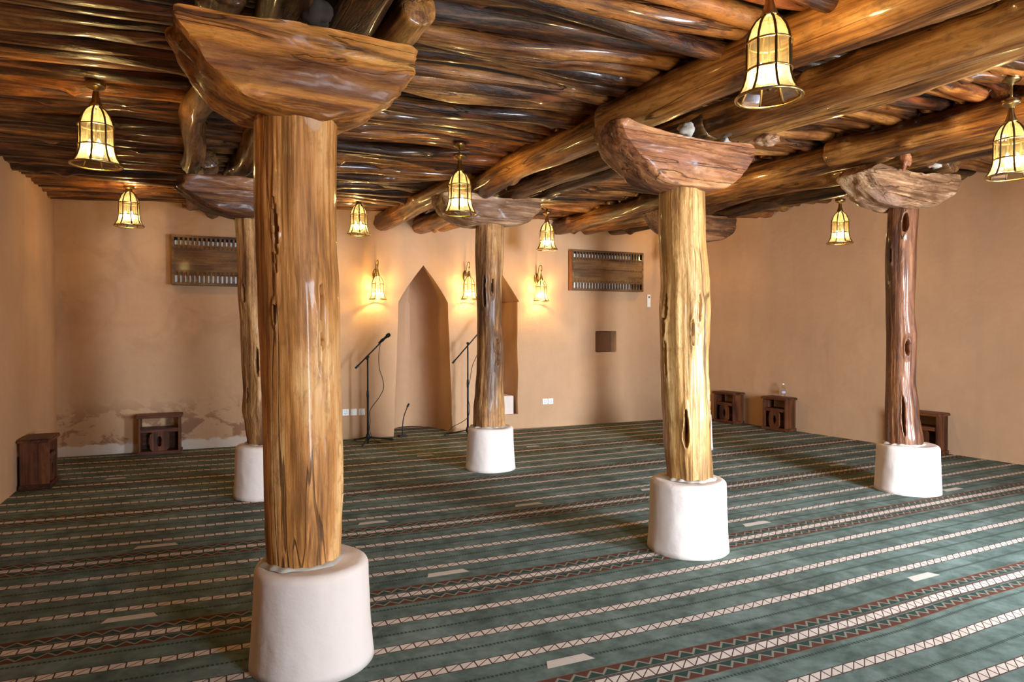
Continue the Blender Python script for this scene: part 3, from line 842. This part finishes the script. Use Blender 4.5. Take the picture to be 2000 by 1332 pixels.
# ------------------------------------------------------------------ bell lanterns
PROFZ = [(0.034, .365), (0.058, .345), (0.080, .310), (0.094, .268), (0.098, .245), (0.098, .120), (0.103, .085), (0.114, .050), (0.131, .018), (0.143, 0.0)]
def bell_parts(t, bulbs):
    """parts of one lantern; z = 0 at the rim"""
    ph = R(10)
    for a, b, mat, nm in ((0, 5, 'glass_frost', 'dome_glass'), (4, 6, 'glass_clear', 'middle_glass'), (5, 10, 'glass_frost', 'skirt_glass')):
        bm = bmesh.new(); lathe(bm, [(r * 0.985, z) for r, z in PROFZ[a:b]], 8, phase=ph); mesh_obj(nm, bm, M[mat], t)
    for k in range(8):
        a = ph + k * math.pi / 4
        bm = bmesh.new(); tube(bm, [(r * math.cos(a), r * math.sin(a), z) for r, z in PROFZ], 0.0062, 6); mesh_obj('rib', bm, M['brass_dark'], t, True)
    for r, z, w in ((0.098, .245, .0055), (0.098, .120, .0055), (0.143, 0.0, .0075)):
        bm = bmesh.new(); tube(bm, [(r * math.cos(q * math.pi / 24), r * math.sin(q * math.pi / 24), z) for q in range(49)], w, 8, False); mesh_obj('ring', bm, M['brass'], t, True)
    bm = bmesh.new(); lathe(bm, [(.002, .475), (.016, .47), (.018, .45), (.020, .43), (.030, .395), (.040, .370), (.036, .362), (.004, .360)], 24, cap0=True, cap1=True)
    mesh_obj('cap', bm, M['brass'], t, True)
    bm = bmesh.new(); lathe(bm, [(.004, .36), (.006, .355), (.006, .06), (.028, .058), (.030, .050), (.012, .044), (.010, .034), (.003, .028)], 20, cap0=True, cap1=True)
    mesh_obj('inner_rod', bm, M['brass_dark'], t, True)
    for k in range(bulbs):
        a = 2 * math.pi * k / bulbs + 0.5; x, y = .036 * math.cos(a), .036 * math.sin(a)
        bm = bmesh.new(); lathe(bm, [(.003, .062), (.013, .064), (.016, .085), (.017, .105), (.013, .130), (.007, .148), (.001, .160)], 12, center=(x, y), cap0=True, cap1=True)
        mesh_obj('bulb', bm, M['bulb'], t, True)

def lamp_light(loc, w, rad=0.03):
    l = bpy.data.lights.new('lantern_light', 'POINT'); l.energy = w; l.color = (1.0, 0.67, 0.24); l.shadow_soft_size = rad
    o = bpy.data.objects.new('lantern_light', l); o.location = loc; COL.objects.link(o)

LW = 42.0
LAMPS = [  # x, y, rim z, label
 (-0.285, 4.98, 2.545, 'lit brass bell lantern hanging in the upper left, before the dark ceiling'),
 (-0.18, 8.35, 2.63, 'lit brass bell lantern hanging near the left end of the back wall'),
 (2.30, 8.20, 2.69, 'lit brass bell lantern hanging above and left of the pointed niche'),
 (2.41, 5.38, 2.525, 'lit brass bell lantern hanging before the greyish bracket of the wavy column'),
 (4.86, 7.90, 2.62, 'lit brass bell lantern hanging above the right wall sconce'),
 (2.49, 2.12, 2.56, 'largest lit brass bell lantern, hanging nearest at the top'),
 (7.25, 5.12, 2.54, 'lit brass bell lantern hanging before the right wall, left of the slim dark column'),
 (5.18, 2.38, 2.55, 'lit brass bell lantern cut by the right edge of the picture'),
 (4.88, 5.15, 2.56, 'lit brass bell lantern hidden behind the glossy pale middle column'),  # last four lanterns: unseen, placed by the lamp grid, added to light the room
 (7.30, 7.95, 2.62, 'lit brass bell lantern hidden at the far right corner behind the middle column'),
 (-0.25, 1.9, 2.50, 'lit brass bell lantern above the near left corner of the carpet, out of view'),
 (7.3, 2.2, 2.58, 'lit brass bell lantern above the near right, out of view'),
]
proto = None
for i, (x, y, z, lab) in enumerate(LAMPS):
    if proto is None:
        proto = thing('hanging_lantern', lab, 'lantern', (x, y, z), group='hanging bell lanterns'); bell_parts(proto, 3); t = proto
    else:
        t = copy_tree(proto); t.location = (x, y, z); t['label'] = lab
    t.rotation_euler = (0, 0, rng.uniform(0, 0.8))
    top = pole_z(x) + 0.045 - z
    bm = bmesh.new(); tube(bm, [(0, 0, .46), (0, 0, top)], .0085, 10); mesh_obj('stem', bm, M['brass'], t, True)
    bm = bmesh.new(); lathe(bm, [(.006, top - .075), (.016, top - .07), (.02, top - .055), (.05, top - .045), (.056, top - .035), (.056, top - .01), (.03, top)], 24, cap0=True, cap1=True)
    mesh_obj('canopy', bm, M['brass'], t, True)
    lamp_light((x, y, z + .11), LW)

# wall sconces with a curled arm
proto = None
SC = [(3.740, 1.925, 'lit brass wall sconce left of the pointed niche'),
      (5.062, 1.95, 'lit brass wall sconce right of the pointed niche, half behind the wavy column'),
      (6.215, 1.945, 'lit brass wall sconce right of the second niche, nearest the wall grille')]
for i, (s, z, lab) in enumerate(SC):
    if proto is None:
        proto = thing('wall_sconce', lab, 'wall lamp', W(s, z, 0.17), WA, group='brass wall sconces')
        proto.scale = (.82, .82, .86); bell_parts(proto, 2)
        q = 0.17 / 0.82
        bm = bmesh.new()
        lathe(bm, [(.012, 0), (.046, .002), (.05, .008), (.044, .016), (.02, .022), (.004, .024)], 24, cap0=True, cap1=True)
        bmesh.ops.transform(bm, matrix=Matrix.Translation((0, q + .002, .40)) @ Matrix.Diagonal((1, 1, 2.0, 1)) @ Matrix.Rotation(R(90), 4, 'X'), verts=bm.verts)
        mesh_obj('wall_plate', bm, M['brass'], proto, True)
        bm = bmesh.new()
        tube(bm, smooth_path([(0, q - .01, .40), (0, q * .75, .42), (0, q * .62, .52), (0, q * .45, .60), (0, q * .1, .625), (0, -.035, .585), (0, -.03, .535), (0, .005, .525), (0, .012, .555)], 6), [.0085] * 49, 10)
        tube(bm, [(0, 0, .465), (0, 0, .535)], .007, 8)
        mesh_obj('curled_arm', bm, M['brass'], proto, True)
        t = proto
    else:
        t = copy_tree(proto); t.location = W(s, z, 0.17); t['label'] = lab
    lamp_light(W(s, z + .095, 0.17), LW * 1.15, 0.025)

# ------------------------------------------------------------------ wall grilles
def grille(s0, z0, w, h, label):
    d = 0.13
    t = thing('wall_grille', label, 'wall grille', W(s0, z0, 0.002), WA, group='carved wooden wall grilles')
    bm = bmesh.new(); box(bm, (0, -0.012, 0), (w, 0.0, h)); mesh_obj('back_panel', bm, M['dark'], t)
    bm = bmesh.new(); box(bm, (0.03, -0.098, 0.03), (w * .82, -0.014, h - 0.06), 0.01); mesh_obj('inner_unit', bm, M['silver'], t)
    for x in (0, w - 0.02):
        bm = bmesh.new(); box(bm, (x, -d + .022, 0), (x + 0.02, -0.012, h), .002); mesh_obj('side_panel', bm, M['grille_side'], t)
    for z in (0, h - 0.02):
        bm = bmesh.new(); box(bm, (0.02, -d + .022, z), (w - 0.02, -0.012, z + 0.02), .002); mesh_obj('edge_board', bm, M['grille'], t)
    bm = bmesh.new()
    F0, F1 = -d, -d + 0.022
    sl = 0.088; e = 0.030
    box(bm, (0, F0, 0), (w, F1, e), .002); box(bm, (0, F0, h - e), (w, F1, h), .002)
    box(bm, (0, F0, e), (e, F1, h - e), .002); box(bm, (w - e, F0, e), (w, F1, h - e), .002)
    mesh_obj('frame', bm, M['grille'], t)
    n = 24; pitch = (w - 2 * e) / n
    for z in (e, h - e - sl):
        bm = bmesh.new()
        for i in range(1, n):
            x = e + i * pitch; box(bm, (x - pitch * .24, F0 + .002, z), (x + pitch * .24, F1, z + sl))
        mesh_obj('slat_row', bm, M['grille'], t)
    bm = bmesh.new(); box(bm, (e, F0 + .004, e + sl), (w - e, F1, h - e - sl))
    zt = h - e - sl; zb = e + sl
    for i in range(n):          # carved tooth rows
        x = e + i * pitch
        for zc, sg in ((zt - .006, -1), (zb + .006, 1)):
            a = [bm.verts.new((x + .003, F0 - .004, zc)), bm.verts.new((x + pitch - .003, F0 - .004, zc)), bm.verts.new((x + pitch / 2, F0 - .004, zc + sg * .05)), bm.verts.new((x + pitch / 2, F0 + .006, zc + sg * .018))]
            for f in ((0, 1, 3), (1, 2, 3), (2, 0, 3)): bm.faces.new([a[q] for q in f])
    for i in range(n):          # scalloped centre row
        x = e + (i + .5) * pitch; zc = (zt + zb) / 2
        tube(bm, [(x + .021 * math.cos(q), F0 + .003, zc + .02 - .024 * math.sin(q)) for q in [k * math.pi / 8 for k in range(9)]], .004, 5)
    for zc in (zt - .075, zb + .075, (zt + zb) / 2 + .035, (zt + zb) / 2 - .035):
        box(bm, (e, F0 - .001, zc - .004), (w - e, F0 + .006, zc + .004))
    mesh_obj('carved_board', bm, M['grille'], t)
    return t
grille(6.765, 2.125, 1.31, .63, 'carved wooden wall grille above the small square niche, right of the sconces')
grille(1.215, 2.06, 1.31, .615, 'carved wooden wall grille on the dim left part of the back wall, half behind columns')

# ------------------------------------------------------------------ low wooden book stands
def stand_parts(t, w, d, h):
    """front faces -Y, back at y = 0 .. d behind"""
    th = .022
    for x in (0, w - th):
        bm = bmesh.new(); box(bm, (x, 0, .03), (x + th, d, h - .025), .002); mesh_obj('side_panel', bm, M['stool'], t)
    bm = bmesh.new(); box(bm, (-.022, -.02, h - .035), (w + .022, d + .01, h - .008), .003); box(bm, (-.016, -.014, h - .008), (w + .016, d + .006, h), .003); mesh_obj('top_board', bm, M['stool_x'], t)
    bm = bmesh.new(); box(bm, (-.014, -.014, 0), (w + .014, d + .006, .045), .004); mesh_obj('base_board', bm, M['stool_x'], t)
    z1 = h * .66
    bm = bmesh.new(); box(bm, (th, .01, z1 - .018), (w - th, d - .004, z1), .001); mesh_obj('shelf', bm, M['stool_x'], t)
    # lower front board split by two openings, pierced centre board
    bm = bmesh.new(); a = w * .27
    box(bm, (th, .012, z1 - .045), (w - th, .026, z1 - .018)); 
    mesh_obj('rail', bm, M['stool_x'], t)
    bm = bmesh.new()
    N = 20; cx = w / 2; cz = (z1 - .045 + .045) / 2 + .0; hw = w / 2 - a; hh = (z1 - .09) / 2
    for y in (.010, .026):
        outer = []; inner = []
        for k in range(N):
            q = 2 * math.pi * k / N; c, s = math.cos(q), math.sin(q)
            m = max(abs(c), abs(s)); outer.append(bm.verts.new((cx + hw * c / m, y, cz + .0 + hh * s / m))); inner.append(bm.verts.new((cx + hw * .30 * c, y, cz + hh * .55 * s)))
        for k in range(N):
            j = (k + 1) % N; bm.faces.new((outer[k], outer[j], inner[j], inner[k]))
        if y < .02: fo, fi = outer, inner
    for k in range(N):
        j = (k + 1) % N; bm.faces.new((fi[k], fi[j], inner[j], inner[k])); bm.faces.new((fo[j], fo[k], outer[k], outer[j]))
    bmesh.ops.recalc_face_normals(bm, faces=bm.faces)
    mesh_obj('pierced_board', bm, M['stool'], t)
    bm = bmesh.new(); box(bm, (th, d - .02, .04), (w - th, d - .008, z1 - .018)); mesh_obj('back_panel', bm, M['stool_x'], t)

def book_stand(label, x, y, rz, w, d, h):
    t = thing('book_stand', label, 'book stand', (x, y, 0), rz, group='low wooden book stands along the walls')
    stand_parts(t, w, d, h); return t
# right wall: front faces the room (-x); local +y points to the wall
for (yb, lab) in ((8.00, 'dark wooden book stand by the right wall, deepest one, beside the glossy column'),
                  (7.04, 'dark wooden book stand by the right wall with a plastic bottle on top'),
                  (4.93, 'dark wooden book stand by the right wall, behind the slim dark column')):
    book_stand(lab, 8.46 + (6.6 - yb) * .0335 - .27, yb, R(-90 + 2), .40, .235, .50)
book_stand('dark wooden book stand against the stained back wall, left of the columns', -0.125, 9.075, WA, .45, .22, .48)
o = book_stand('dark wooden book stand against the left wall, seen from its solid end', -0.84, 7.63, R(90 - 4), .38, .235, .475)

# bottle on the second stand
bx, by = 8.335, 6.80
t = thing('water_bottle', 'clear plastic water bottle on a book stand by the right wall', 'bottle', (bx, by, .5))
bm = bmesh.new()
lathe(bm, [(.004, .002), (.030, .001), (.033, .010), (.033, .045), (.030, .05), (.033, .056), (.033, .09), (.030, .095), (.033, .10), (.032, .125), (.024, .15), (.013, .17), (.0125, .185)], 20, cap0=True)
mesh_obj('body', bm, M['bottle'], t, True)
bm = bmesh.new(); lathe(bm, [(.015, .183), (.0155, .186), (.0155, .20), (.013, .203)], 20, cap0=True, cap1=True); mesh_obj('lid', bm, M['white'], t, True)
bm = bmesh.new(); lathe(bm, [(.0338, .058), (.0338, .088)], 20); mesh_obj('paper_label', bm, simple('bottle_label', (.45, .45, .6), .5), t, True)

# ------------------------------------------------------------------ microphones
def mic_stand(label, base, hT, boom_a, boom_b, legs, mic=True):
    """base: floor point; boom_a/boom_b world ends of the boom arm"""
    B = V(base); t = thing('microphone_stand', label, 'microphone stand', B)
    T = V((0, 0, hT)); a = V(boom_a) - B; b = V(boom_b) - B
    bm = bmesh.new(); tube(bm, [(0, 0, .05), (0, 0, hT * .56)], .014, 10); mesh_obj('lower_pole', bm, M['black'], t, True)
    bm = bmesh.new(); tube(bm, [(0, 0, hT * .55), (0, 0, hT)], .0105, 10); mesh_obj('upper_pole', bm, M['black'], t, True)
    bm = bmesh.new(); lathe(bm, [(.009, hT * .52), (.0165, hT * .53), (.0175, hT * .57), (.016, hT * .60), (.009, hT * .62)], 14, cap0=True, cap1=True); mesh_obj('clutch', bm, M['black'], t, True)
    bm = bmesh.new(); lathe(bm, [(.014, .045), (.026, .06), (.028, .10), (.020, .13), (.013, .14)], 14, cap0=True, cap1=True)
    lathe(bm, [(.008, .0), (.012, .004), (.012, .05)], 12, cap0=True); mesh_obj('hub', bm, M['black'], t, True)
    for L in legs:
        L = V(L) - B
        bm = bmesh.new(); tube(bm, [L.normalized() * .02 + V((0, 0, .085)), L * .5 + V((0, 0, .05)), L + V((0, 0, .016))], .0105, 8)
        lg = mesh_obj('leg', bm, M['black'], t, True)
        bm = bmesh.new(); tube(bm, [L * .93 + V((0, 0, .0205)), L * 1.03 + V((0, 0, .013))], .0125, 8); mesh_obj('rubber_foot', bm, M['black_soft'], lg, True)
    d = (b - a).normalized()
    bm = bmesh.new(); tube(bm, [a, b], .0095, 10); arm = mesh_obj('boom_arm', bm, M['black'], t, True)
    bm = bmesh.new(); tube(bm, [a - d * .004, a + d * .05], .014, 10); mesh_obj('counter_grip', bm, M['black_soft'], arm, True)
    bm = bmesh.new(); side = d.cross(V((0, 0, 1))).normalized()
    tube(bm, [T - side * .03, T + side * .03], .018, 12); tube(bm, [T + side * .03, T + side * .075 + V((0, 0, -.03))], .007, 8); mesh_obj('boom_clamp', bm, M['black'], t, True)
    return t, a, b, d

B1 = V((2.53, 8.62, 0))
t, a, b, d = mic_stand('black boom microphone stand with microphone left of the pointed niche', B1, 1.147, (2.392, 8.70, 1.0), (2.69, 8.54, 1.345),
                       [(2.44, 8.93, 0), (2.90, 8.72, 0), (2.40, 8.42, 0)])
def microphone(label, at, d, B):
    m = thing('microphone', label, 'microphone', at)
    q = d.to_track_quat('Z', 'Y').to_matrix().to_4x4()
    def add(nm, prof, mat):
        bm = bmesh.new(); lathe(bm, prof, 16, cap0=True, cap1=True); bmesh.ops.transform(bm, matrix=q, verts=bm.verts); return mesh_obj(nm, bm, M[mat], m, True)
    add('holder', [(.012, -.015), (.019, -.01), (.020, .03), (.017, .035)], 'black')
    add('handle', [(.010, -.05), (.0125, -.045), (.016, .06), (.0185, .085)], 'black')
    add('grille', [(.019, .085), (.026, .092), (.029, .108), (.027, .128), (.018, .142), (.004, .147)], 'black_soft')
    return m
microphone('black handheld microphone clipped to the boom left of the pointed niche', V((2.695, 8.54, 1.36)), V((.8, -.4, .75)).normalized(), None)
def cable(label, pts, r=.0048):
    bm = bmesh.new(); tube(bm, smooth_path(pts, 8), r, 6); o = mesh_obj('cable', bm, M['rubber'], None, True); return tag(o, label, 'cable')
cable('black microphone cable looping down the left microphone stand',
      [(2.675, 8.53, 1.32), (2.655, 8.53, 1.20), (2.66, 8.53, 1.0), (2.70, 8.52, .86), (2.715, 8.52, .74), (2.66, 8.53, .62), (2.58, 8.57, .50), (2.548, 8.60, .42), (2.555, 8.60, .3), (2.545, 8.60, .2), (2.57, 8.58, .1), (2.62, 8.55, .04), (2.7, 8.6, .006), (2.62, 8.75, .006), (2.4, 8.88, .006), (2.1, 8.98, .006)])
B2 = V((3.95, 8.55, 0))
t, a, b, d = mic_stand('black boom microphone stand half behind the wavy column', B2, 1.315, (3.765, 8.66, 1.035), (4.15, 8.45, 1.54),
                       [(3.70, 8.78, 0), (4.25, 8.65, 0), (3.9, 8.25, 0)])
microphone('black handheld microphone hidden behind the wavy column', V((4.155, 8.45, 1.55)), V((.8, -.4, .75)).normalized(), None)
cable('black cable hanging from the right microphone stand to the floor',
      [(4.13, 8.44, 1.5), (4.09, 8.44, 1.36), (4.07, 8.45, 1.2), (4.0, 8.5, 1.0), (3.975, 8.53, .8), (3.93, 8.53, .6), (3.97, 8.53, .42), (3.945, 8.53, .28), (3.88, 8.6, .2), (3.80, 8.68, .14), (3.76, 8.72, .1), (3.73, 8.74, .05), (3.72, 8.72, .006), (3.6, 8.7, .006)])
# gooseneck table microphone on the floor at the niche
t = thing('gooseneck_microphone', 'black gooseneck microphone on the carpet at the foot of the pointed niche', 'microphone', (3.125, 8.95, 0))
bm = bmesh.new(); box(bm, (-.06, -.045, 0), (.06, .045, .028), .008); mesh_obj('base', bm, M['black'], t)
bm = bmesh.new(); tube(bm, smooth_path([(0, 0, .025), (.0, 0, .14), (.015, -.008, .28), (.06, -.03, .42)], 8), .0075, 8); mesh_obj('gooseneck', bm, M['black'], t, True)
bm = bmesh.new(); tube(bm, [(.058, -.029, .415), (.068, -.034, .44), (.082, -.04, .468)], [.011, .016, .012], 10); mesh_obj('microphone_head', bm, M['black_soft'], t, True)

# ------------------------------------------------------------------ sockets, remote holder
def socket(label, s, z, holes):
    t = thing('wall_socket', label, 'socket', W(s, z, 0), WA, group='white wall sockets')
    w = .088
    bm = bmesh.new(); box(bm, (-w / 2, -.012, -w / 2), (w / 2, 0.002, w / 2), .003); mesh_obj('cover_plate', bm, M['white'], t)
    bm = bmesh.new()
    if holes:
        for x, zz in ((-.012, .018), (.012, .018), (-.014, -.012), (.014, -.012), (0, -.024)):
            box(bm, (x - .003, -.0135, zz - .007), (x + .003, -.011, zz + .007))
        mesh_obj('socket_slots', bm, M['grey_dark'], t)
    else:
        box(bm, (-.032, -.0145, -.032), (.032, -.0115, .032), .001); mesh_obj('rocker', bm, M['white'], t)
socket('white power socket with slots, leftmost of three plates beside the microphone stand', 3.325, .372, True)
socket('white switch plate, centre of three beside the microphone stand', 3.435, .370, False)
socket('white switch plate, nearest the microphone stand of three', 3.545, .368, False)
socket('white power socket on the back wall right of the second niche, left of a pair', 6.36, .395, True)
socket('white power socket on the back wall, right of a pair past the second niche', 6.455, .395, True)
t = thing('remote_control', 'white remote control in a holder on the back wall beside the wall grille', 'remote control', W(8.255, 1.985, 0), WA)
bm = bmesh.new(); box(bm, (-.032, -.028, -.105), (.032, .002, .105), .006); mesh_obj('holder', bm, M['white'], t)
bm = bmesh.new(); lathe(bm, [(.017, .0), (.017, .003), (.012, .004)], 20, cap0=True, cap1=True); bmesh.ops.transform(bm, matrix=Matrix.Translation((0, -.028, .062)) @ Matrix.Rotation(R(90), 4, 'X'), verts=bm.verts)
mesh_obj('button', bm, M['grey_dark'], t, True)

# ------------------------------------------------------------------ light
w = bpy.data.worlds.new('world'); scene.world = w; w.use_nodes = True
bg = w.node_tree.nodes['Background']; bg.inputs[0].default_value = (0.62, 0.80, 1.0, 1); bg.inputs[1].default_value = 0.3
DAY = [((1.9, -1.7, 1.35), 1.3, 330.0, (R(80), 0, R(3))), ((5.0, -2.0, 1.45), 1.9, 1350.0, (R(80), 0, R(-3))), ((10.0, 0.35, 1.4), 1.6, 140.0, (R(80), 0, R(90)))]
for loc, wd, e, rot in DAY:
    l = bpy.data.lights.new('doorway_daylight', 'AREA'); l.shape = 'RECTANGLE'; l.size = wd; l.size_y = 2.5; l.energy = e; l.color = (0.74, 0.86, 1.0); l.spread = R(140)
    o = bpy.data.objects.new('doorway_daylight', l); COL.objects.link(o); o.location = loc; o.rotation_euler = rot

scene.view_settings.view_transform = 'Standard'; scene.view_settings.look = 'None'
scene.view_settings.gamma = 1.0; scene.view_settings.use_curve_mapping = False
scene.view_settings.exposure = -0.05
c = scene.cycles
c.max_bounces = 8; c.diffuse_bounces = 4; c.glossy_bounces = 3; c.transmission_bounces = 4; c.transparent_max_bounces = 10
c.caustics_reflective = False; c.caustics_refractive = False; c.sample_clamp_indirect = 6.0; c.blur_glossy = 0.5
